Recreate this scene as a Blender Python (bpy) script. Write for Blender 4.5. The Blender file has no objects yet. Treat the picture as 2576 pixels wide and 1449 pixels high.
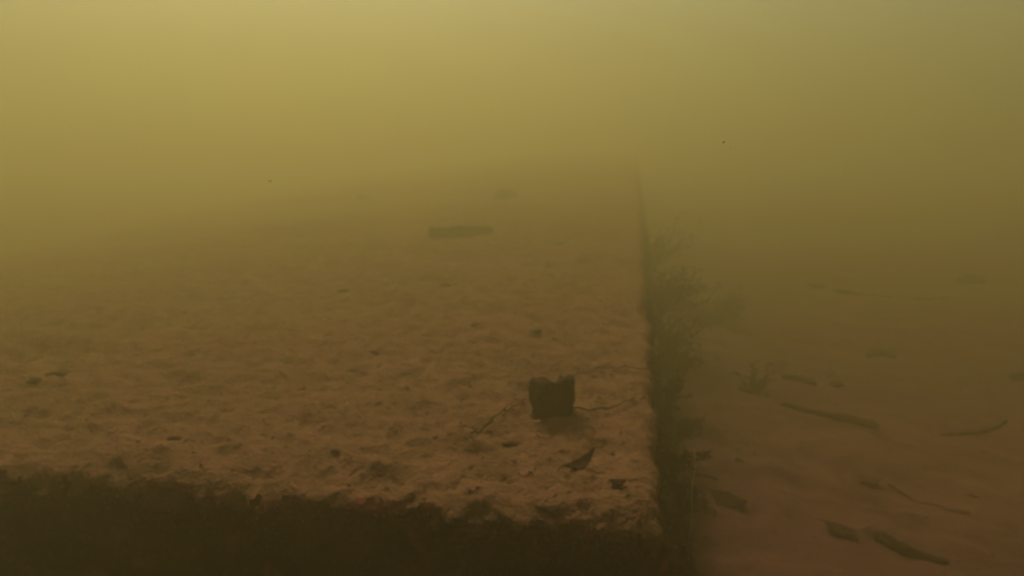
import bpy, math, random
import numpy as np
from mathutils import Vector, Matrix

# ------------------------------------------------------------------ camera, water light, exposure
scn = bpy.context.scene
COL = scn.collection
W, H = 1024.0, 576.0
F = 731.0                                   # focal length in pixels of the 1024 px frame
PITCH, YAW, CAMH = math.radians(13.0), math.radians(9.3), 0.50
cam_d = bpy.data.cameras.new('camera'); cam = bpy.data.objects.new('camera', cam_d); COL.objects.link(cam)
cam_d.sensor_width = 36.0; cam_d.lens = 36.0 * F / W; cam_d.clip_start = 0.01; cam_d.clip_end = 500
cam.location = (0, 0, CAMH); cam.rotation_euler = (math.pi / 2 - PITCH, 0, YAW)
cam_d.dof.use_dof = True; cam_d.dof.focus_distance = 0.45; cam_d.dof.aperture_fstop = 10.0   # soft action-camera focus
scn.camera = cam

SUN_EL, SUN_AZ = math.radians(54.0), math.radians(29.0)      # azimuth counted left of +Y
to_sun = Vector((-math.sin(SUN_AZ) * math.cos(SUN_EL), math.cos(SUN_AZ) * math.cos(SUN_EL), math.sin(SUN_EL)))
world = bpy.data.worlds.new('World'); scn.world = world; world.use_nodes = True
nt = world.node_tree; bg = nt.nodes['Background']
sky = nt.nodes.new('ShaderNodeTexSky'); sky.sky_type = 'NISHITA'; sky.sun_disc = False
sky.sun_elevation = SUN_EL; sky.sun_rotation = -SUN_AZ
nt.links.new(sky.outputs[0], bg.inputs[0]); bg.inputs[1].default_value = 0.10
sun_d = bpy.data.lights.new('sun', 'SUN'); sun_d.energy = 4.6; sun_d.angle = math.radians(8.0); sun_d.color = (1.0, 0.93, 0.82)
sun = bpy.data.objects.new('sun', sun_d); COL.objects.link(sun); sun.location = (0, 0, 20)
sun.rotation_euler = to_sun.to_track_quat('Z', 'Y').to_euler()

vs = scn.view_settings
vs.view_transform = 'Standard'; vs.look = 'None'; vs.exposure = 0.0; vs.gamma = 1.0; vs.use_curve_mapping = False
cy = scn.cycles
cy.max_bounces = 10; cy.diffuse_bounces = 3; cy.glossy_bounces = 1; cy.transmission_bounces = 2; cy.transparent_max_bounces = 4
cy.volume_bounces = 6; cy.use_denoising = True; cy.sample_clamp_indirect = 4.0
WATER_TOP, WATER_DENS, WATER_G = 2.20, 0.335, 0.82
WATER_COL = (0.742, 0.678, 0.350)

# ------------------------------------------------------------------ helpers
R_cam = cam.rotation_euler.to_matrix()
def ray(px, py):                            # px, py in the 2576-wide view of the photograph
    k = W / 2576.0
    return (R_cam @ Vector(((px * k - W / 2) / F, -(py * k - H / 2) / F, -1.0))).normalized()
def P(px, py, z=0.0):                       # where that ray meets the level z
    d = ray(px, py); t = (z - CAMH) / d.z
    return Vector((d.x * t, d.y * t, z))
def metres(px, py, z, n):                   # real size of n view pixels at that spot
    return n * (W / 2576.0) / F * ((P(px, py, z) - cam.location).dot(R_cam @ Vector((0, 0, -1))))

def _hash(ix, iy, iz, seed):
    h = (ix.astype(np.int64) * 374761393 + iy.astype(np.int64) * 668265263 + iz.astype(np.int64) * 2147483647 + seed * 974634777) & 0xFFFFFFFF
    h = ((h ^ (h >> 13)) * 1274126177) & 0xFFFFFFFF
    h = ((h ^ (h >> 16)) * 2246822519) & 0xFFFFFFFF
    return ((h ^ (h >> 15)) & 0xFFFFFF) / float(0xFFFFFF)
def noise(p, scale, seed=0):                # value noise in -1..1 ; p is (n,3)
    q = p * scale; i = np.floor(q); f = q - i; f = f * f * f * (f * (f * 6 - 15) + 10)
    i = i.astype(np.int64); out = 0
    for a in (0, 1):
        for b in (0, 1):
            for c in (0, 1):
                w = (f[:, 0] if a else 1 - f[:, 0]) * (f[:, 1] if b else 1 - f[:, 1]) * (f[:, 2] if c else 1 - f[:, 2])
                out = out + w * _hash(i[:, 0] + a, i[:, 1] + b, i[:, 2] + c, seed)
    return out * 2 - 1
def fbm(p, scale, octv=4, seed=0, gain=0.5):
    o, a, s = 0, 1.0, 0
    for k in range(octv):
        o = o + a * noise(p, scale * 2.03 ** k, seed + 17 * k); s += a; a *= gain
    return o / s

def grid_mesh(name, pts, nu, nv, keep=None):          # pts (nu*nv,3), index = u*nv+v
    u, v = np.meshgrid(np.arange(nu - 1), np.arange(nv - 1), indexing='ij')
    a = (u * nv + v).ravel(); q = np.stack([a, a + nv, a + nv + 1, a + 1], 1)
    if keep is not None:
        q = q[keep(u.ravel(), v.ravel())]
        used = np.unique(q); rm = np.zeros(len(pts), np.int64); rm[used] = np.arange(len(used))
        pts = pts[used]; q = rm[q]
    return quad_mesh(name, pts, q)
def quad_mesh(name, pts, q):
    me = bpy.data.meshes.new(name); n = len(q); k = q.shape[1]
    me.vertices.add(len(pts)); me.vertices.foreach_set('co', np.asarray(pts, np.float32).ravel())
    me.loops.add(n * k); me.loops.foreach_set('vertex_index', q.astype(np.int32).ravel())
    me.polygons.add(n); me.polygons.foreach_set('loop_start', np.arange(0, n * k, k, dtype=np.int32))
    me.polygons.foreach_set('use_smooth', np.ones(n, bool))
    me.update(calc_edges=True); me.validate()
    return me
def link(name, me, m, parent=None, loc=None):
    o = bpy.data.objects.new(name, me); COL.objects.link(o)
    if me is not None and m is not None:
        me.materials.clear(); me.materials.append(m)
    if parent is not None: o.parent = parent
    if loc is not None: o.location = loc
    return o
def tag(o, label=None, cat=None, group=None, kind=None):
    if label: o['label'] = label
    if cat: o['category'] = cat
    if group: o['group'] = group
    if kind: o['kind'] = kind
    return o

# ------------------------------------------------------------------ materials
def mat(name, c1, c2, scale=8.0, rough=0.95, bump=0.4, bdist=0.004, c3=None, c3scale=60.0, c3cut=(0.60, 0.72), bscale=None, spec=0.1):
    m = bpy.data.materials.new(name); m.use_nodes = True
    n = m.node_tree.nodes; L = m.node_tree.links; b = n['Principled BSDF']
    b.inputs['Roughness'].default_value = rough
    b.inputs['Specular IOR Level'].default_value = spec
    tc = n.new('ShaderNodeTexCoord')
    no = n.new('ShaderNodeTexNoise'); no.inputs['Scale'].default_value = scale; no.inputs['Detail'].default_value = 7; no.inputs['Roughness'].default_value = 0.62
    L.new(tc.outputs['Object'], no.inputs['Vector'])
    rp = n.new('ShaderNodeValToRGB'); rp.color_ramp.elements[0].position = 0.33; rp.color_ramp.elements[1].position = 0.67
    rp.color_ramp.elements[0].color = (*c1, 1); rp.color_ramp.elements[1].color = (*c2, 1)
    L.new(no.outputs['Fac'], rp.inputs['Fac']); out = rp.outputs['Color']
    if c3 is not None:
        n3 = n.new('ShaderNodeTexNoise'); n3.inputs['Scale'].default_value = c3scale; n3.inputs['Detail'].default_value = 4
        L.new(tc.outputs['Object'], n3.inputs['Vector'])
        mr = n.new('ShaderNodeMapRange'); mr.inputs['From Min'].default_value = c3cut[0]; mr.inputs['From Max'].default_value = c3cut[1]
        L.new(n3.outputs['Fac'], mr.inputs['Value'])
        mx = n.new('ShaderNodeMix'); mx.data_type = 'RGBA'
        L.new(mr.outputs['Result'], mx.inputs['Factor']); L.new(out, mx.inputs['A']); mx.inputs['B'].default_value = (*c3, 1); out = mx.outputs['Result']
    L.new(out, b.inputs['Base Color'])
    if bump:
        nb = n.new('ShaderNodeTexNoise'); nb.inputs['Scale'].default_value = bscale or scale * 6; nb.inputs['Detail'].default_value = 5
        L.new(tc.outputs['Object'], nb.inputs['Vector'])
        bm = n.new('ShaderNodeBump'); bm.inputs['Strength'].default_value = bump; bm.inputs['Distance'].default_value = bdist
        L.new(nb.outputs['Fac'], bm.inputs['Height']); L.new(bm.outputs['Normal'], b.inputs['Normal'])
    return m
def see_through(m, k):                      # thin matter that lets light through from behind
    n = m.node_tree.nodes; L = m.node_tree.links; b = n['Principled BSDF']; t = n.new('ShaderNodeBsdfTranslucent'); mx = n.new('ShaderNodeMixShader')
    L.new(b.inputs['Base Color'].links[0].from_socket, t.inputs['Color']); mx.inputs[0].default_value = k
    L.new(b.outputs[0], mx.inputs[1]); L.new(t.outputs[0], mx.inputs[2]); L.new(mx.outputs[0], n['Material Output'].inputs['Surface'])
M = {}
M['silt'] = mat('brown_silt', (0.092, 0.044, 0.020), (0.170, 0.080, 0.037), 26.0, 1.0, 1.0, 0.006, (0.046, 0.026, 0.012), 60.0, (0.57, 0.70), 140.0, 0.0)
M['bed'] = mat('bed_mud', (0.062, 0.026, 0.017), (0.098, 0.041, 0.027), 4.0, 1.0, 0.7, 0.007, (0.038, 0.018, 0.012), 14.0, (0.56, 0.72), 45.0, 0.0)
M['face'] = mat('shaded_biofilm_concrete', (0.012, 0.002, 0.0015), (0.080, 0.018, 0.012), 11.0, 1.0, 1.0, 0.010, (0.20, 0.062, 0.034), 26.0, (0.58, 0.78), 60.0, 0.0)  # biofilm, with the backlit face's shade painted into the dark tone
M['side'] = mat('shaded_algae_concrete', (0.022, 0.016, 0.009), (0.045, 0.033, 0.017), 9.0, 1.0, 0.8, 0.008, (0.045, 0.045, 0.016), 24.0, (0.55, 0.7), 55.0, 0.0)  # algae, plus the slab's shadow beside the edge painted in as dark colour
M['fuzz'] = mat('brown_algae_fuzz', (0.022, 0.012, 0.007), (0.110, 0.055, 0.028), 55.0, 1.0, 0, spec=0.0)
M['weed'] = mat('green_brown_weed', (0.036, 0.036, 0.008), (0.090, 0.088, 0.018), 14.0, 1.0, 0, spec=0.0)
M['weed_dark'] = mat('dark_weed', (0.028, 0.023, 0.009), (0.060, 0.050, 0.017), 14.0, 1.0, 0, spec=0.0)
M['bark'] = mat('waterlogged_bark', (0.012, 0.008, 0.005), (0.036, 0.023, 0.013), 30.0, 1.0, 0.7, 0.003, spec=0.0)
M['stone'] = mat('silted_stone', (0.024, 0.013, 0.008), (0.085, 0.042, 0.022), 26.0, 1.0, 0.5, 0.003, spec=0.0)
M['leaf'] = mat('rotting_leaf', (0.010, 0.006, 0.004), (0.036, 0.019, 0.012), 60.0, 1.0, 0.5, 0.002, spec=0.0)
M['twig'] = mat('silted_twig', (0.045, 0.032, 0.014), (0.085, 0.060, 0.026), 40.0, 1.0, 0, spec=0.0)
M['orange'] = mat('orange_leaf_bit', (0.55, 0.22, 0.08), (0.75, 0.36, 0.16), 90.0, 0.7, 0, spec=0.2)
M['pale'] = mat('pale_fibre', (0.40, 0.30, 0.17), (0.60, 0.48, 0.30), 90.0, 0.8, 0, spec=0.2)
M['strand'] = mat('pale_strand', (0.40, 0.32, 0.20), (0.60, 0.48, 0.32), 60.0, 0.8, 0, spec=0.0)
M['speck'] = mat('pale_speck', (0.55, 0.42, 0.26), (0.80, 0.64, 0.42), 3.0, 0.8, 0, spec=0.2)
for k_, f_ in (('weed', 0.5), ('weed_dark', 0.45), ('fuzz', 0.45), ('speck', 0.7), ('pale', 0.6), ('strand', 0.6), ('orange', 0.6)): see_through(M[k_], f_)

# ------------------------------------------------------------------ the setting: bed, slab, water
BED = -0.40
corner = P(1652, 1304)
XE, Y0 = corner.x, corner.y                 # the slab's right edge and front edge
SKEW = (P(0, 1182).y - Y0) / (P(0, 1182).x - XE)   # the front edge is not quite square to the side
BATTER = 0.26                               # side lean per metre down, invented so the side fills the shadow strip

def spaced(lo, hi, d0, grow, dmax):
    out = [lo]; d = d0
    while out[-1] < hi: out.append(out[-1] + d); d = min(d * grow, dmax)
    return out
# lake bed: one sheet, fine where it is seen, coarse far out
xs = np.array([-28, -22, -16, -11, -7, -4, -2, -1] + spaced(-0.4, 28, 0.010, 1.0045, 2.0)); xs = xs[xs <= 28]
ys = np.array([-28, -20, -14, -9, -6, -3.5, -2, -1, -0.4, 0.2] + spaced(0.55, 28, 0.010, 1.007, 2.0)); ys = ys[ys <= 28]
X, Y = np.meshgrid(xs, ys, indexing='ij'); p = np.stack([X.ravel(), Y.ravel(), np.zeros(X.size)], 1)
def bed_h(p):
    q = p.copy(); q[:, 2] = 0
    st = q.copy(); c, s = math.cos(0.45), math.sin(0.45)              # ripples that run away to the right
    st[:, 0], st[:, 1] = q[:, 0] * c - q[:, 1] * s, (q[:, 0] * s + q[:, 1] * c) * 2.6
    return 0.035 * fbm(q, 1.1, 3, 5) + 0.022 * fbm(st, 3.6, 3, 31) + 0.011 * fbm(q, 14.0, 3, 9)
p[:, 2] = BED + bed_h(p)
bed = link('lake_bed', grid_mesh('lake_bed', p, len(xs), len(ys)), M['bed']); bed['kind'] = 'structure'
def bed_z(x, y): return BED + float(bed_h(np.array([[x, y, 0.0]]))[0])
def B(px, py):                              # point on the bed under a view pixel
    q = P(px, py, BED)
    for _ in range(4): q = P(px, py, bed_z(q.x, q.y))
    return q

# slab: top, front and side wrapped as one rounded, silted skin, then cut into three parts
slab = link('concrete_slab', None, None, loc=(XE, Y0, BED))
tag(slab, 'huge flat concrete slab under brown silt, dark front face and straight right edge', 'slab')
DEPTH = 0.40
a_top = sorted(-np.array(spaced(0.0, 7.0, 0.005, 1.0028, 0.12))); a_side = list(np.linspace(0, DEPTH * 1.06, 52))[1:]
A = np.array(list(a_top) + a_side)
b_front = list(-np.linspace(0, DEPTH * 1.02, 62))[::-1][:-1]; b_top = spaced(0.0, 11.0, 0.0042, 1.0062, 0.10)
Bv = np.array(b_front + b_top)
AA, BB = np.meshgrid(A, Bv, indexing='ij'); AA = AA.ravel(); BB = BB.ravel()
rr = 0.022
def wrap(t, rr):                                # t>0 past the edge: (outward, drop), rounded with radius rr
    arc = rr * math.pi / 2; t0 = t + arc / 2
    ang = np.clip(t0 / rr, 0, math.pi / 2)
    out = np.where(t0 < 0, t0 - rr, rr * np.sin(ang) - rr); drop = rr * (1 - np.cos(ang)) + np.maximum(t0 - arc, 0)
    return out, drop, ang
ox, dx, angx = wrap(AA, rr); oy, dy, angy = wrap(-BB, 0.045)
drop = np.maximum(dx, dy) + np.minimum(dx, dy) * 0.35
pts = np.stack([XE + ox + dx * BATTER, Y0 - oy - dy * 0.03, -drop], 1)
nrm = np.stack([np.sin(angx), -np.sin(angy), np.maximum(np.cos(angx) * np.cos(angy), 0.0) + 0.05], 1)
nrm /= np.linalg.norm(nrm, axis=1)[:, None]
def top_h(p):
    q = p.copy(); q[:, 2] *= 1.0
    st = q.copy(); c, s = math.cos(0.35), math.sin(0.35)              # long low drifts running up to the right
    st[:, 0], st[:, 1] = (q[:, 0] * c - q[:, 1] * s) * 0.55, (q[:, 0] * s + q[:, 1] * c) * 1.9
    big = 0.018 * fbm(q, 1.6, 3, 3) + 0.034 * fbm(st, 2.6, 4, 41) + 0.010 * fbm(st, 12.0, 3, 61)
    lump = fbm(q, 11.0, 4, 77)
    pits = -0.020 * np.clip(noise(q, 12.0, 99) - 0.50, 0, 1) - 0.016 * np.clip(noise(q, 25.0, 131) - 0.46, 0, 1)
    return big + 0.0042 * lump + 0.0075 * fbm(q, 44.0, 3, 201, 0.65) + pits
edge_fade = np.clip(np.minimum(-ox, np.where(AA > 0, 1e3, 1e3)) / 0.25, 0, 1)
h = top_h(pts)
vert = np.clip((angx + angy) / 1.2, 0, 1)
rough_face = 0.020 * fbm(pts, 14.0, 4, 301) + 0.016 * fbm(pts, 45.0, 3, 331)
near_x = np.clip(1 - np.abs(AA) / 0.10, 0, 1)                          # the right edge stays straight
near_f = np.clip(1 - np.abs(BB) / 0.16, 0, 1)                          # the front edge is ragged
disp = h * (1 - vert) * (1 - 0.55 * near_x) + rough_face * vert * (1 - 0.5 * near_x)
pts = pts + nrm * disp[:, None]
wob = 0.011 * fbm(np.stack([AA, BB * 0.3, np.zeros_like(AA)], 1), 6.0, 4, 401) + 0.008 * fbm(np.stack([AA, BB, np.zeros_like(AA)], 1), 26.0, 3, 431)
pts[:, 1] += wob * near_f
pts[:, 0] += near_x * (0.008 * fbm(np.stack([BB, AA * 0.2, np.zeros_like(AA)], 1), 5.0, 4, 461) + 0.005 * fbm(np.stack([BB, AA, np.zeros_like(AA)], 1), 30.0, 3, 471))
pts[:, 1] += SKEW * np.minimum(pts[:, 0] - XE, 0)
pts[:, 2] -= 0.065 * np.maximum(-0.60 - pts[:, 0], 0) ** 1.35 * np.clip((pts[:, 1] - Y0) / 0.8, 0, 1) * (vert < 0.5)   # the left part has settled
pts[:, 2] = np.maximum(pts[:, 2], BED - 0.06)
na, nb = len(A), len(Bv)
ka, kb = len(a_top) + 2, len(b_front) - 1
loc0 = np.array([XE, Y0, BED])
line_a = np.stack([A, np.zeros(na), np.zeros(na)], 1)
rim = np.round(2.2 * fbm(line_a, 9.0, 4, 511) + 2.2 * noise(line_a, 55.0, 523)).astype(int) - 1      # silt spills unevenly over the front rim
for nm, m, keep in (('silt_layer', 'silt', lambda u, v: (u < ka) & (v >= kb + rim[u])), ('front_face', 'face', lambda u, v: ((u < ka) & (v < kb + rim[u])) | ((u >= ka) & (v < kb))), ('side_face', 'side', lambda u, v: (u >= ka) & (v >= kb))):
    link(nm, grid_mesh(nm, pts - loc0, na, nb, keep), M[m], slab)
top_pts = pts.reshape(na, nb, 3)
def top_z(x, y):                            # silt height of the slab at a place on its top
    i = int(np.argmin(np.abs(A - (x - XE - rr * 0.2)))); j = int(np.argmin(np.abs(Bv - (y - Y0 - SKEW * min(x - XE, 0))))); return float(top_pts[i, j, 2])
def T(px, py):
    q = P(px, py, 0.0)
    for _ in range(4): q = P(px, py, top_z(q.x, q.y))
    return q

# water: one closed box of turbid water
def box_mesh(name, lo, hi):
    v = [(x, y, z) for x in (lo[0], hi[0]) for y in (lo[1], hi[1]) for z in (lo[2], hi[2])]
    me = bpy.data.meshes.new(name); me.from_pydata(v, [], [(0, 1, 3, 2), (4, 6, 7, 5), (0, 4, 5, 1), (2, 3, 7, 6), (0, 2, 6, 4), (1, 5, 7, 3)]); me.update(); return me
wm = bpy.data.materials.new('turbid_water'); wm.use_nodes = True; wn = wm.node_tree
wn.nodes.remove(wn.nodes['Principled BSDF'])
pv = wn.nodes.new('ShaderNodeVolumePrincipled'); wn.links.new(pv.outputs[0], wn.nodes['Material Output'].inputs['Volume'])
pv.inputs['Color'].default_value = (*WATER_COL, 1); pv.inputs['Density'].default_value = WATER_DENS; pv.inputs['Anisotropy'].default_value = WATER_G
pv.inputs['Absorption Color'].default_value = (0, 0, 0, 1)
haze = link('haze', box_mesh('haze', (-30, -30, -1.5), (30, 30, WATER_TOP)), wm); haze['kind'] = 'stuff'

# ------------------------------------------------------------------ shape builders
def tube(path, radii, sides=7, seed=0, rough=0.0, cap=True):
    path = [Vector(q) for q in path]; rnd = random.Random(seed); V, Q = [], []
    n = len(path)
    for i, q in enumerate(path):
        d = (path[min(i + 1, n - 1)] - path[max(i - 1, 0)]).normalized()
        s = d.cross(Vector((0, 0, 1)));
        s = s.normalized() if s.length > 1e-4 else Vector((1, 0, 0)); u = s.cross(d)
        for k in range(sides):
            a = 2 * math.pi * k / sides; r = radii[i] * (1 + rough * (rnd.random() * 2 - 1))
            V.append(q + s * (r * math.cos(a)) + u * (r * math.sin(a)))
    F_ = []
    for i in range(n - 1):
        for k in range(sides):
            a, b = i * sides + k, i * sides + (k + 1) % sides
            F_.append((a, b, b + sides, a + sides))
    if cap: F_.append(tuple(range(sides - 1, -1, -1))); F_.append(tuple((n - 1) * sides + k for k in range(sides)))
    return V, F_
def join(parts):
    V, F_ = [], []
    for v, f in parts:
        o = len(V); V += v; F_ += [tuple(i + o for i in q) for q in f]
    return V, F_
def to_mesh(name, vf, smooth=True):
    me = bpy.data.meshes.new(name); me.from_pydata([tuple(q) for q in vf[0]], [], vf[1]); me.validate()
    if smooth: me.polygons.foreach_set('use_smooth', np.ones(len(me.polygons), bool))
    me.update(); return me
def bend(p0, p1, n, wob, seed, sag=0.0):
    rnd = random.Random(seed); p0, p1 = Vector(p0), Vector(p1); L_ = (p1 - p0).length
    s = (p1 - p0).cross(Vector((0, 0, 1))).normalized(); ph = rnd.random() * 6; out = []
    for i in range(n):
        t = i / (n - 1)
        out.append(p0.lerp(p1, t) + s * (L_ * wob * (math.sin(t * 5 + ph) - math.sin(ph) * (1 - t) - math.sin(5 + ph) * t)) + Vector((0, 0, sag * math.sin(math.pi * t))))
    return out
def rest(path, zf, lift):                   # lay a path on a surface
    return [Vector((q.x, q.y, zf(q.x, q.y) + lift + q.z)) for q in path]

def blob_mesh(name, seed, flat=0.6, rough=0.28, sub=3):
    import bmesh
    bm = bmesh.new(); bmesh.ops.create_icosphere(bm, subdivisions=sub, radius=1.0)
    a = np.array([v.co[:] for v in bm.verts]); k = 1 + rough * fbm(a + seed * 7.3, 1.3, 3, seed) * 1.6
    ax = np.array([1.0, 0.78, flat]); a = a * k[:, None] * ax
    for v, q in zip(bm.verts, a): v.co = q
    me = bpy.data.meshes.new(name); bm.to_mesh(me); bm.free()
    me.polygons.foreach_set('use_smooth', np.ones(len(me.polygons), bool)); return me
BLOBS = [blob_mesh('stone', s, fl, ro) for s, fl, ro in ((1, 0.55, 0.32), (2, 0.45, 0.40), (3, 0.62, 0.28), (4, 0.38, 0.45))]
def put_blob(name, pos, width, label, cat, group=None, k=0, rot=0.0, m='stone', aspect=1.0, tall=1.0, sink=0.55):
    me = BLOBS[k % 4].copy(); o = link(name, me, M[m]); r = width / 2
    o.scale = (r, r * aspect, r * tall); o.rotation_euler = (0, 0, rot)
    o.location = pos + Vector((0, 0, r * tall * (0.5 - sink)))
    return tag(o, label, cat, group)

def leaf_mesh(name, L_, Wd, curl, seed, th=0.0012):
    nu, nv = 15, 9; rnd = random.Random(seed); V = []
    for side in (0, 1):
        for i in range(nu):
            t = i / (nu - 1); w = Wd / 2 * (math.sin(math.pi * min(1, t * 0.97 + 0.02)) ** 0.95) * (1 + 0.10 * math.sin(t * 23 + seed))
            for j in range(nv):
                s = j / (nv - 1) * 2 - 1
                z = curl * L_ * (t - 0.45) ** 2 * 1.6 + (0.35 if curl > 0.5 else -0.30) * abs(s) ** 1.6 * w * (0.6 + 0.6 * t) + 0.012 * L_ * math.sin(s * 6 + t * 9 + seed)
                V.append(Vector(((t - 0.5) * L_, s * w, z - side * th)))
    F_ = []; o = nu * nv
    for i in range(nu - 1):
        for j in range(nv - 1):
            a = i * nv + j; F_.append((a, a + nv, a + nv + 1, a + 1)); F_.append((o + a, o + a + 1, o + a + nv + 1, o + a + nv))
    for i in range(nu - 1):
        for j in (0, nv - 1):
            a = i * nv + j; F_.append((a, a + nv, o + a + nv, o + a) if j else (a, o + a, o + a + nv, a + nv))
    return to_mesh(name, (V, F_))
def put_leaf(pos, L_, Wd, curl, rz, seed, label, tilt=(0, 0), stalk=True, m='leaf'):
    root = link('dead_leaf', None, None, loc=pos); root.rotation_euler = (tilt[0], tilt[1], rz)
    link('leaf_blade', leaf_mesh('leaf_blade', L_, Wd, curl, seed), M[m], root)
    if stalk:
        z0 = curl * L_ * 0.45 ** 2 * 1.6
        v = tube([Vector((-L_ * 0.49, 0, z0)), Vector((-L_ * 0.62, 0.01 * L_, z0 * 0.7)), Vector((-L_ * 0.80, 0.05 * L_, 0.002))], [L_ * 0.018, L_ * 0.015, L_ * 0.011], 6)
        link('leaf_stalk', to_mesh('leaf_stalk', v), M[m], root)
    return tag(root, label, 'leaf')

def put_stick(name, a, b, r0, r1, zf, label, seed, wob=0.03, knots=(), lift=0.4, twig=None, m='bark', cat='stick'):
    path = rest(bend(Vector((a.x, a.y, 0)), Vector((b.x, b.y, 0)), 22, wob, seed), zf, r0 * (lift - 0.25))
    rad = [r0 + (r1 - r0) * i / 21 for i in range(22)]
    for kn in knots:
        for i in range(22): rad[i] *= 1 + 0.35 * math.exp(-((i / 21 - kn) / 0.035) ** 2)
    rad[0] *= 0.72; rad[-1] *= 0.6
    c = sum(path, Vector()) / 22; c.z = min(q.z for q in path)
    root = link(name, None, None, loc=c)
    link('branch', to_mesh('branch', tube([q - c for q in path], rad, 10, seed, 0.17)), M[m], root)
    for (t, ang, ln) in (twig or ()):
        i = int(t * 21); q = path[i] - c; d = (path[min(i + 1, 21)] - path[i]).normalized(); d = Matrix.Rotation(ang, 3, 'Z') @ d
        tw = [q, q + d * ln * 0.5 + Vector((0, 0, ln * 0.10)), q + d * ln + Vector((0, 0, ln * 0.06))]
        link('side_twig', to_mesh('side_twig', tube(tw, [r1 * 0.6, r1 * 0.45, r1 * 0.25], 6, seed)), M[m], root)
    return tag(root, label, cat)

# ------------------------------------------------------------------ things on the slab
# square dark chunk of waterlogged timber standing in the silt
def chunk(pos, w, hgt):
    nu, nvv = 40, 18; V, F_ = [], []
    prof = [(-0.5, -0.5), (0.5, -0.5), (0.5, 0.5), (-0.5, 0.5)]
    per = []
    for e in range(4):
        (x0, y0), (x1, y1) = prof[e], prof[(e + 1) % 4]
        for k in range(nu // 4): t = k / (nu // 4); per.append((x0 + (x1 - x0) * t, y0 + (y1 - y0) * t))
    for j in range(nvv):
        t = j / (nvv - 1)
        for (x, y) in per:
            rnd_ = 1 / max(1.0, math.hypot(x, y) / 0.60)
            sx = w * (1.08 - 0.10 * t - 0.04 * math.sin(t * 7)); zt = hgt * (0.98 - 0.075 * math.exp(-((x + 0.05) / 0.20) ** 2) + 0.10 * x + 0.05 * math.sin(x * 17 + y * 9) - 0.35 * max(0, -x - 0.36))  # foot widened so the dark wood takes in the shadow at its base
            V.append(Vector((x * sx * rnd_ + 0.02 * w * t, y * w * 0.55 * rnd_, -0.012 + (zt + 0.012) * t)))
    for j in range(nvv - 1):
        for k in range(nu): a, b = j * nu + k, j * nu + (k + 1) % nu; F_.append((a, b, b + nu, a + nu))
    # closed top in two rings
    base = (nvv - 1) * nu; c = len(V)
    for s in (0.6,):
        for k in range(nu): q = V[base + k]; V.append(Vector((q.x * s + 0.02 * w, q.y * s, q.z - 0.006)))
    for k in range(nu): F_.append((base + k, base + (k + 1) % nu, c + (k + 1) % nu, c + k))
    V.append(Vector((0.03 * w, 0, hgt * 0.84))); m_ = len(V) - 1
    for k in range(nu): F_.append((c + k, c + (k + 1) % nu, m_))
    a = np.array([q[:] for q in V]); a += np.stack([0.013 * fbm(a, 32.0, 4, 8), 0.012 * fbm(a, 36.0, 4, 18), 0.010 * fbm(a, 40.0, 3, 28) * (a[:, 2] > 0.03)], 1)
    return to_mesh('timber_chunk', ([Vector(q) for q in a], F_))
cp = T(1384, 1046); cw = metres(1392, 1052, 0, 98)
ch = link('timber_chunk', chunk(cp, cw, metres(1392, 1052, 0, 100)), M['bark'], loc=cp); ch.rotation_euler = (math.radians(-5), math.radians(1), math.radians(4))
tag(ch, 'dark square chunk of waterlogged timber standing upright in the silt near the slab edge', 'wood chunk')

sk = BLOBS[3].copy(); so = link('silt_skirt', sk, M['silt'], ch); so.scale = (cw * 0.55, cw * 0.40, 0.009); so.location = (0.01, 0.002, -0.003)
# the straight bar out on the slab
ba, bb = T(1082, 594), T(1240, 588)
def bar(L_, w, hgt):
    V, F_ = [], []; n = 25; ring = [(-1, 0), (-0.86, 0.16), (-0.80, 1), (0.80, 1.0), (0.9, 0.84), (1, 0)]
    for i in range(n):
        t = i / (n - 1); x = (t - 0.5) * L_; k = 1 - (0.30 if i == n - 1 else 0.08 if i == n - 2 else 0)
        step = 0.86 if t < 0.34 else 1.0
        for (a, b) in ring: V.append(Vector((x + (0.03 * L_ * (1 - b) if i == n - 1 else 0), a * w / 2 * k, b * hgt * k * step * (1 + 0.05 * math.sin(i * 1.7)))))
    m_ = len(ring)
    for i in range(n - 1):
        for k in range(m_): a, b = i * m_ + k, i * m_ + (k + 1) % m_; F_.append((a, a + m_, b + m_, b))
    F_.append(tuple(range(m_))); F_.append(tuple((n - 1) * m_ + k for k in range(m_ - 1, -1, -1)))
    return to_mesh('plank_offcut', (V, F_), False)
bl = (bb - ba).length; bo = link('plank_offcut', bar(bl, 0.075, metres(1160, 594, 0, 27)), M['bark'], loc=(ba + bb) / 2 - Vector((0, 0, 0.006)))
bo.rotation_euler = (0, 0, math.atan2(bb.y - ba.y, bb.x - ba.x)); tag(bo, 'short straight plank offcut lying on the slab far out in the murk', 'plank')

# curled dead leaf near the corner, with the dark bits beside it
lp = T(1462, 1178)
put_leaf(lp + Vector((0, 0, 0.006)), metres(1462, 1178, 0, 88), metres(1462, 1178, 0, 40), 0.75, math.radians(27), 5,
         'curled dark dead leaf with upturned tip near the slab corner', tilt=(math.radians(8), math.radians(-16)))
put_blob('bark_flake', T(1520, 1190), metres(1520, 1190, 0, 28), 'tiny dark bark flake just right of the curled leaf', 'bark flake', None, 3, 0.5, 'leaf', 0.6, 0.7)
put_leaf(T(1552, 1221) + Vector((0, 0, 0.008)), metres(1552, 1221, 0, 46), metres(1552, 1221, 0, 34), 0.10, 0.2, 8, 'small flat brown leaf scrap half in silt below the curled leaf', stalk=False)

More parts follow.
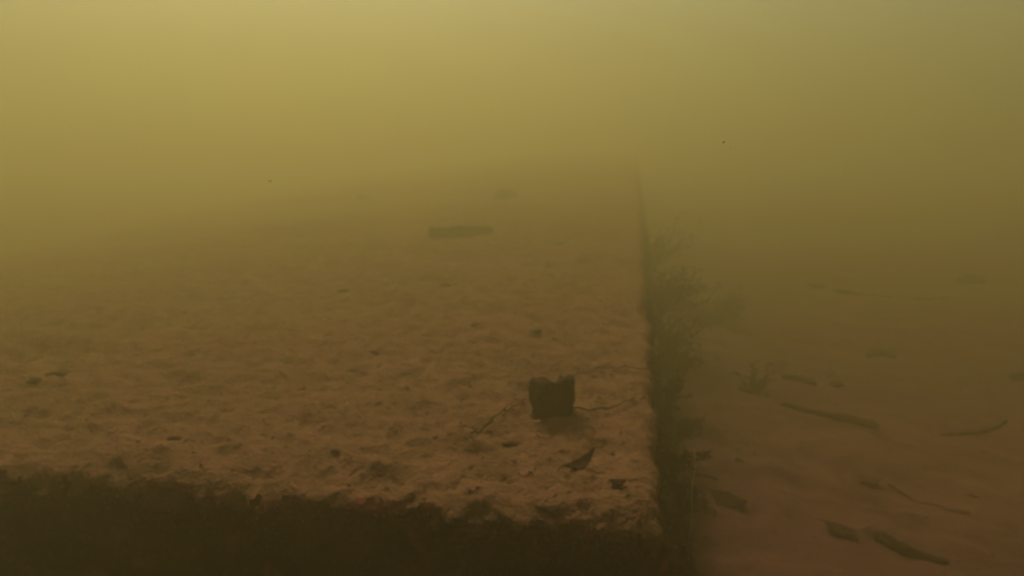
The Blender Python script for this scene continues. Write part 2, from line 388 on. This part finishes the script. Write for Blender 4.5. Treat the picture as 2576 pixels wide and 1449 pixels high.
PEB = [  # view x, y, width, mesh, rotation, aspect, label
 (1290, 1117, 52, 3, 0.1, 0.6, 'dark flat oblong stone below the left of the timber chunk'),
 (1180, 1104, 44, 1, 0.4, 0.7, 'low dark stone at the foot of the forked twig'),
 (1216, 1040, 28, 0, 0.2, 0.8, 'small round dark pebble above the forked twig'),
 (1515, 799, 20, 2, 0.0, 0.9, 'small olive pebble near the slab edge beyond the timber chunk'),
 (1191, 817, 18, 0, 0.6, 0.8, 'little dark pebble on bare silt midway between plank and twig'),
 (1120, 715, 24, 1, 0.2, 0.8, 'left one of two small stones just below the plank offcut'),
 (1150, 717, 20, 2, 1.2, 0.8, 'right one of two small stones just below the plank offcut'),
 (955, 759, 20, 3, 0.3, 0.8, 'small greenish pebble left of the pair below the plank'),
 (937, 887, 28, 0, 0.4, 0.6, 'dark pebble in the middle of the silt drifts'),
 (845, 1134, 24, 3, 0.1, 0.6, 'flat dark pebble on silt near the middle of the front edge'),
 (440, 1102, 42, 1, 0.1, 0.5, 'long flat dark pebble on silt above the dark front face'),
 (160, 942, 78, 3, 0.1, 0.5, 'broad low stone far left on the slab'),
 (86, 957, 34, 0, 0.6, 0.7, 'smaller lump left of the broad low stone'),
 (516, 828, 34, 1, 0.3, 0.7, 'faint lump on the far left drift'),
 (1352, 833, 22, 2, 0.3, 0.7, 'tiny brown stone right of the middle on bare silt'),
 (1410, 612, 20, 0, 0.1, 0.7, 'faint small stone right of the plank offcut'),
 (868, 731, 36, 3, 0.4, 0.6, 'faint flat stone on the drift left of the plank'),
]
for x, y, n, k, r, asp, lab in PEB: put_blob('pebble', T(x, y), metres(x, y, 0, n), lab, 'pebble', 'pebbles lying on the slab', k, r + 0.1, 'stone', asp, 0.8)
put_blob('boulder', T(1270, 496), metres(1270, 496, 0, 62), 'blurred dark boulder beyond the plank, barely showing in the murk', 'boulder', None, 2, 0.3, 'stone', 0.8, 0.9, 0.4)
put_blob('boulder', T(912, 504), metres(912, 504, 0, 46), 'faintest boulder far off left of the plank in the murk', 'boulder', None, 0, 0.9, 'stone', 0.8, 1.0, 0.2)

def twig_on_slab(pts_, r, label, seed, m='weed_dark', lift=0.006, arch=0.0, name='thin_twig', branch=None):
    ks = [T(*q) for q in pts_]; path = []
    for i in range(len(ks) - 1):
        for j in range(7): path.append(ks[i].lerp(ks[i + 1], j / 7))
    path.append(ks[-1]); n = len(path); rnd = random.Random(seed)
    path = [Vector((q.x + rnd.uniform(-1, 1) * 0.0022, q.y + rnd.uniform(-1, 1) * 0.0022, top_z(min(q.x, XE - 0.01), q.y) + lift + arch * math.sin(math.pi * i / (n - 1)))) for i, q in enumerate(path)]
    c = path[0].copy(); root = link(name, None, None, loc=c)
    link('stem', to_mesh('stem', tube([q - c for q in path], [r * (1.15 - 0.6 * i / n) for i in range(n)], 6, seed, 0.15)), M[m], root)
    for (t, dxy, ln) in (branch or ()):
        q = path[int(t * (n - 1))] - c; d = Vector((math.cos(dxy), math.sin(dxy), 0.1))
        link('side_shoot', to_mesh('side_shoot', tube([q, q + d * ln * 0.5 + Vector((0, 0, 0.003)), q + d * ln], [r * 0.7, r * 0.55, r * 0.3], 5, seed)), M[m], root)
    return tag(root, label, 'twig')
twig_on_slab([(1188, 1098), (1212, 1086), (1250, 1062), (1285, 1032), (1318, 1014)], 0.0017, 'forked thin twig leaning up to the left side of the timber chunk', 3, branch=[(0.3, 2.2, 0.03), (0.12, 3.3, 0.03), (0.62, 1.2, 0.025)])
twig_on_slab([(1440, 952), (1500, 942), (1560, 932), (1600, 934), (1645, 948)], 0.0017, 'thin twig arching from the top of the timber chunk to the slab edge', 4, 'twig', branch=[(0.35, 0.9, 0.03), (0.6, 2.0, 0.025)])
twig_on_slab([(1430, 1040), (1490, 1038), (1550, 1028), (1595, 1008), (1628, 985)], 0.0017, 'thin twig running from the foot of the timber chunk to the slab edge', 6, 'twig', branch=[(0.3, 4.4, 0.03), (0.7, 1.4, 0.03)])

# bright scraps
op = T(1350, 1076)
put_leaf(op + Vector((0, 0, 0.013)), metres(1352, 1070, 0, 22), metres(1352, 1070, 0, 9), 0.1, 0.35, 2, 'tiny bright orange leaf scrap below the timber chunk', stalk=False, m='orange')['category'] = 'leaf scrap'
fp = T(868, 1032)
fb = link('pale_fibre', to_mesh('pale_fibre', tube([Vector((0, 0, -0.002)), Vector((0.002, 0, 0.008)), Vector((0.006, 0.002, 0.017))], [0.0011, 0.0013, 0.0007], 6)), M['pale'], loc=fp)
tag(fb, 'tiny pale upright fibre standing in the silt drifts', 'fibre')

# ------------------------------------------------------------------ things on the bed
put_stick('fallen_stick', B(1965, 1020), B(2208, 1078), 0.009, 0.016, bed_z, 'thick dark stick lying on the mud, thicker at its right end', 21, 0.02, (0.12, 0.62), twig=((0.55, 0.6, 0.07),))
put_stick('fallen_stick', B(2205, 1350), B(2385, 1416), 0.016, 0.010, bed_z, 'bent dark stick in the bottom right corner of the bed', 22, 0.05, (0.4,))
put_stick('fallen_stick', B(2365, 1094), B(2528, 1056), 0.010, 0.012, bed_z, 'half buried stick by the right edge, curving up to the right', 23, 0.09, (), 0.05, m='stone')
put_stick('fallen_stick', B(2235, 1216), B(2440, 1292), 0.006, 0.008, bed_z, 'thin half buried stick between the small leaf and the right edge', 24, 0.05, (), 0.0, m='stone')
put_stick('fallen_stick', B(1738, 1193), B(1806, 1208), 0.008, 0.004, bed_z, 'short dark twig at the foot of the slab beside the pale strand', 25, 0.04)
put_stick('fallen_stick', B(2150, 742), B(2390, 748), 0.014, 0.010, bed_z, 'faint long stick on the mud far back right', 26, 0.05, (), 0.0, m='stone')
put_leaf(B(1832, 1268) + Vector((0, 0, 0.014)), metres(1832, 1268, BED, 96), metres(1832, 1268, BED, 72), 0.25, math.radians(-28), 12, 'large dark oval dead leaf on the mud near the slab foot', tilt=(0.18, 0.05), stalk=True)
put_leaf(B(2112, 1340) + Vector((0, 0, 0.012)), metres(2112, 1340, BED, 76), metres(2112, 1340, BED, 44), 0.20, math.radians(-30), 13, 'dark pointed dead leaf above the bent stick', tilt=(0.15, 0.0))
put_leaf(B(2185, 1212) + Vector((0, 0, 0.011)), metres(2185, 1212, BED, 60), metres(2185, 1212, BED, 36), 0.12, math.radians(-20), 14, 'faint brown dead leaf half sunk in the mud right of the middle', tilt=(0.1, 0.0), stalk=False, m='stone')
BST = [
 (2212, 896, 66, 0, 0.1, 0.9, 'round dark stone alone on the mud above the thick stick'),
 (2105, 970, 38, 2, 0.3, 0.8, 'small round stone just above the thick stick'),
 (2012, 958, 78, 3, -0.35, 0.45, 'long narrow stone above the left end of the thick stick'),
 (2056, 720, 60, 1, 0.1, 0.7, 'left one of the two faint stones far back on the mud'),
 (2132, 738, 62, 3, -0.2, 0.6, 'right one of the two faint stones far back on the mud'),
 (2440, 708, 66, 0, 0.1, 0.6, 'faintest stone far back near the right edge'),
 (1882, 985, 62, 1, 0.4, 0.6, 'dark stone under the wispy weed beside the slab'),
 (2562, 952, 50, 2, 0.3, 0.7, 'stone cut by the right edge of the picture'),
 (2455, 1250, 34, 3, -0.3, 0.7, 'small stone right of the thin half buried stick'),
 (1860, 1160, 26, 2, 0.1, 0.8, 'little stone on open mud above the oval leaf'),
 (1700, 1400, 40, 0, 0.3, 0.8, 'dark lump at the very foot of the slab'),
]
for x, y, n, k, r, asp, lab in BST: put_blob('stone', B(x, y), metres(x, y, BED, n), lab, 'stone', 'stones lying on the mud', k, r, 'bark' if y < 1000 else 'stone', asp, 0.9, 0.45)

# ------------------------------------------------------------------ weed along the slab's side
def weed(pos, rad, hgt, n, label, seed, m='weed', lean=(0, 0), spread=1.0, cat='water weed', tiny=1.0):
    rnd = random.Random(seed); st, lf = [], []
    lobes = [(rnd.random() * 6.283, rnd.uniform(0.15, 0.85), rnd.uniform(0.35, 1.0)) for _ in range(5)]
    for s in range(n):
        la, lr, lh = lobes[s % 5]; a = rnd.random() * 6.283; r = rad * rnd.random() * 0.30
        q = Vector((math.cos(a) * r, math.sin(a) * r, -0.012))
        goal = Vector((math.cos(la) * lr * rad * spread + lean[0] * hgt * lh, math.sin(la) * lr * rad * spread + lean[1] * hgt * lh, hgt * lh)) + Vector((rnd.gauss(0, 1), rnd.gauss(0, 1), rnd.gauss(0, 0.8))) * rad * 0.26
        path = [q.copy()]; d = Vector((0, 0, 1)); step = (goal - q).length / 9 * 1.15
        for i in range(10):
            w = (goal - q).normalized() if (goal - q).length > step else Vector((rnd.uniform(-1, 1), rnd.uniform(-1, 1), rnd.uniform(-1, 0.2)))
            d = (d * 0.45 + w * 0.6 + Vector((rnd.uniform(-1, 1), rnd.uniform(-1, 1), rnd.uniform(-0.8, 0.8))) * 0.42).normalized()
            q = q + d * step; path.append(q.copy())
        st.append(tube(path, [0.0008 * tiny * (1.2 - i / 14) for i in range(11)], 4, s, 0, False))
        for i in range(1, 11):
            for w in range(14):
                q = path[i].lerp(path[i - 1], rnd.random()); th = rnd.random() * 6.283; el = rnd.uniform(-0.8, 0.9); ln = rnd.uniform(0.0035, 0.0085) * tiny
                d = Vector((math.cos(th) * math.cos(el), math.sin(th) * math.cos(el), math.sin(el))); sd = d.cross(Vector((rnd.uniform(-1, 1), rnd.uniform(-1, 1), rnd.uniform(-1, 1)))).normalized() * ln * rnd.uniform(0.16, 0.36)
                lf.append(([q, q + d * ln * 0.5 + sd, q + d * ln + Vector((0, 0, -ln * 0.2)), q + d * ln * 0.5 - sd], [(0, 1, 2, 3)]))
    root = link('water_weed', None, None, loc=pos)
    link('stem_tangle', to_mesh('stem_tangle', join(st)), M[m], root)
    link('foliage', to_mesh('foliage', join(lf), False), M[m], root)
    return tag(root, label, cat, 'weed growing along the side of the slab')
def side_pt(px, py, z):                     # a spot on the leaning side face seen near that pixel
    y = P(px, py, z).y; return Vector((XE + (-z) * BATTER - 0.008, y, z))
weed(side_pt(1690, 905, -0.24), 0.10, 0.11, 80, 'bushy olive weed on the side face level with the far side of the timber chunk', 51, 'weed', (0.35, 0))
weed(side_pt(1760, 985, -0.32), 0.12, 0.12, 96, 'largest green weed clump at the slab foot right of the timber chunk', 52, 'weed', (0.35, 0))
weed(side_pt(1700, 1030, -0.20), 0.06, 0.06, 60, 'dark low weed tuft on the side face just right of the twig ends', 53, 'weed_dark', (0.3, 0))
weed(side_pt(1740, 1110, -0.31), 0.06, 0.06, 64, 'dark ragged weed tuft lower on the side above the pale strand', 54, 'weed_dark', (0.25, 0))
weed(side_pt(1690, 790, -0.22), 0.15, 0.16, 90, 'blurred brown weed on the far part of the side face', 55, 'weed_dark', (0.6, 0))
weed(side_pt(1650, 670, -0.22), 0.16, 0.16, 70, 'faint weed farthest along the slab edge', 56, 'weed_dark', (0.5, 0))
weed(B(1770, 815), 0.15, 0.12, 60, 'dim spreading weed on the mud behind the green clump', 57, 'weed_dark', (0.3, 0))
weed(B(1830, 790), 0.07, 0.09, 30, 'grey green upright weed standing apart at the back of the weed row', 58, 'weed', (0.15, 0))
weed(B(1895, 985), 0.07, 0.07, 18, 'wispy weed with open stems right of the green clump', 59, 'weed_dark', (0.1, 0.1), 1.2)
weed(side_pt(1670, 1180, -0.13), 0.045, 0.04, 40, 'small dark tuft on the side face level with the curled leaf', 60, 'weed_dark', (0.7, 0))
weed(side_pt(1690, 1290, -0.24), 0.05, 0.045, 40, 'small dark tuft on the side face close to the slab corner', 61, 'weed_dark', (0.8, 0))

# pale strand rising straight beside the slab
dr = ray(1730, 1436); tr = (XE - CAMH * BATTER) / (dr.x + dr.z * BATTER)
sb = Vector((dr.x * tr, dr.y * tr, CAMH + dr.z * tr)); s_top = (W / 2576 * 275 / F) * tr * 1.10
sm = to_mesh('pale_strand', tube([Vector((0.002 * math.sin(i * 1.1), 0.001 * math.cos(i * 1.7), -0.02 + (s_top + 0.02) * i / 15)) for i in range(16)], [0.0011] * 15 + [0.0007], 6))
tag(link('pale_strand', sm, M['strand'], loc=sb), 'thin pale strand growing straight up from the slab side near its corner', 'strand')

# ------------------------------------------------------------------ fuzz on the slab's edges and specks in the water
def fuzz(name, n, seed, part):
    rnd = random.Random(seed); V, Q = [], []
    for s in range(n):
        if part == 'front':
            i = rnd.randrange(40, len(a_top)) ; j = max(3, kb - 1 - int(abs(rnd.gauss(0, 1)) * 12))
        else:
            j = int(len(b_front) + abs(rnd.gauss(0, 1)) * 170); i = len(a_top) + rnd.randrange(3, 46); j = min(j, nb - 2)
        q = Vector(top_pts[i, j]) - Vector(loc0); nn = Vector(nrm.reshape(na, nb, 3)[i, j])
        d = (nn + Vector((rnd.uniform(-1, 1), rnd.uniform(-1, 1), rnd.uniform(-1.2, -0.1)))).normalized(); ln = rnd.uniform(0.002, 0.008)
        sd = d.cross(Vector((rnd.uniform(-1, 1), rnd.uniform(-1, 1), rnd.uniform(-1, 1)))).normalized() * ln * 0.26
        mid = q + d * ln * 0.55 + Vector((0, 0, ln * 0.1)); tip = q + d * ln + Vector((rnd.uniform(-1, 1), rnd.uniform(-1, 1), -0.4)) * ln * 0.3
        b = len(V); V += [q - sd, q + sd, mid + sd * 0.8, mid - sd * 0.8, tip]; Q += [(b, b + 1, b + 2, b + 3), (b + 3, b + 2, b + 4)]
    o = link(name, to_mesh(name, (V, Q), False), M['fuzz'], slab); o['kind'] = 'stuff'
    return o
fuzz('front_edge_fuzz', 20000, 71, 'front'); fuzz('side_edge_fuzz', 6000, 72, 'side')['label'] = 'short algae fuzz on the side face'

rnd = random.Random(9); V, Q = [], []
for s in range(2200):
    q = Vector((rnd.uniform(-3.5, 3.5), rnd.uniform(0.25, 5.0), rnd.uniform(-0.3, 0.95)))
    if q.x < XE + 0.1 and q.z < 0.03 and q.y > Y0 - 0.03: continue
    if (q - cam.location).length < 0.45: continue
    r = rnd.uniform(0.0004, 0.0010) * (1.5 if rnd.random() < 0.12 else 1); e = Vector((rnd.uniform(-1, 1), rnd.uniform(-1, 1), rnd.uniform(-1, 1))).normalized() * r * rnd.uniform(1, 2.2)
    u = e.cross(Vector((0.3, 0.5, 0.8))).normalized() * r; w = e.cross(u).normalized() * r * 0.8; b = len(V)
    V += [q + e, q - e, q + u, q - u, q + w, q - w]
    Q += [(b + i, b + j, b + k) for i, j, k in ((0, 2, 4), (0, 4, 3), (0, 3, 5), (0, 5, 2), (1, 4, 2), (1, 3, 4), (1, 5, 3), (1, 2, 5))]
sp = link('suspended_silt', to_mesh('suspended_silt', (V, Q)), M['speck']); sp['kind'] = 'stuff'; sp['label'] = 'pale specks of silt drifting in the water'

# ------------------------------------------------------------------ loose litter too fine to count
def litter(name, n, seed, spots, parent, off, sizes):
    rnd = random.Random(seed); sets = {'leaf': ([], []), 'pale': ([], [])}
    for s in range(n):
        q, nn = spots(rnd); V, Q = sets['leaf']
        r = rnd.uniform(*sizes) * (2.0 if rnd.random() < 0.06 else 1.0); a = rnd.random() * 6.283
        u = Vector((math.cos(a), math.sin(a), rnd.uniform(-0.25, 0.35))) * r; w = Vector((-math.sin(a), math.cos(a), rnd.uniform(-0.3, 0.3))) * r * rnd.uniform(0.2, 0.6); c = q - off + Vector((0, 0, r * 0.14)); t = Vector((0, 0, r * 0.3))
        b = len(V); V += [c - u, c - w * 0.9, c + u * rnd.uniform(0.6, 1.2), c + w, c + t, c - t]
        Q += [(b, b + 1, b + 4), (b + 1, b + 2, b + 4), (b + 2, b + 3, b + 4), (b + 3, b, b + 4), (b + 1, b, b + 5), (b + 2, b + 1, b + 5), (b + 3, b + 2, b + 5), (b, b + 3, b + 5)]
    o = link(name, to_mesh(name, sets['leaf'], False), M['stone'], parent); o['kind'] = 'stuff'; return o
def slab_spot(rnd):
    j = len(b_front) + int(rnd.random() ** 1.1 * (nb - len(b_front) - 60)); i = int(len(a_top) * (0.18 + 0.81 * rnd.random() ** 0.8)); i = min(i, len(a_top) - 3)
    return Vector(top_pts[i, j]), None
def bed_spot(rnd):
    x = XE + 0.16 + 3.0 * rnd.random() ** 1.3; y = 0.7 + 3.6 * rnd.random() ** 1.2; return Vector((x, y, bed_z(x, y))), None
litter('silt_litter', 2600, 81, slab_spot, slab, Vector(loc0), (0.0018, 0.0060))
litter('mud_litter', 900, 82, bed_spot, bed, Vector((0, 0, 0)), (0.0022, 0.0080))
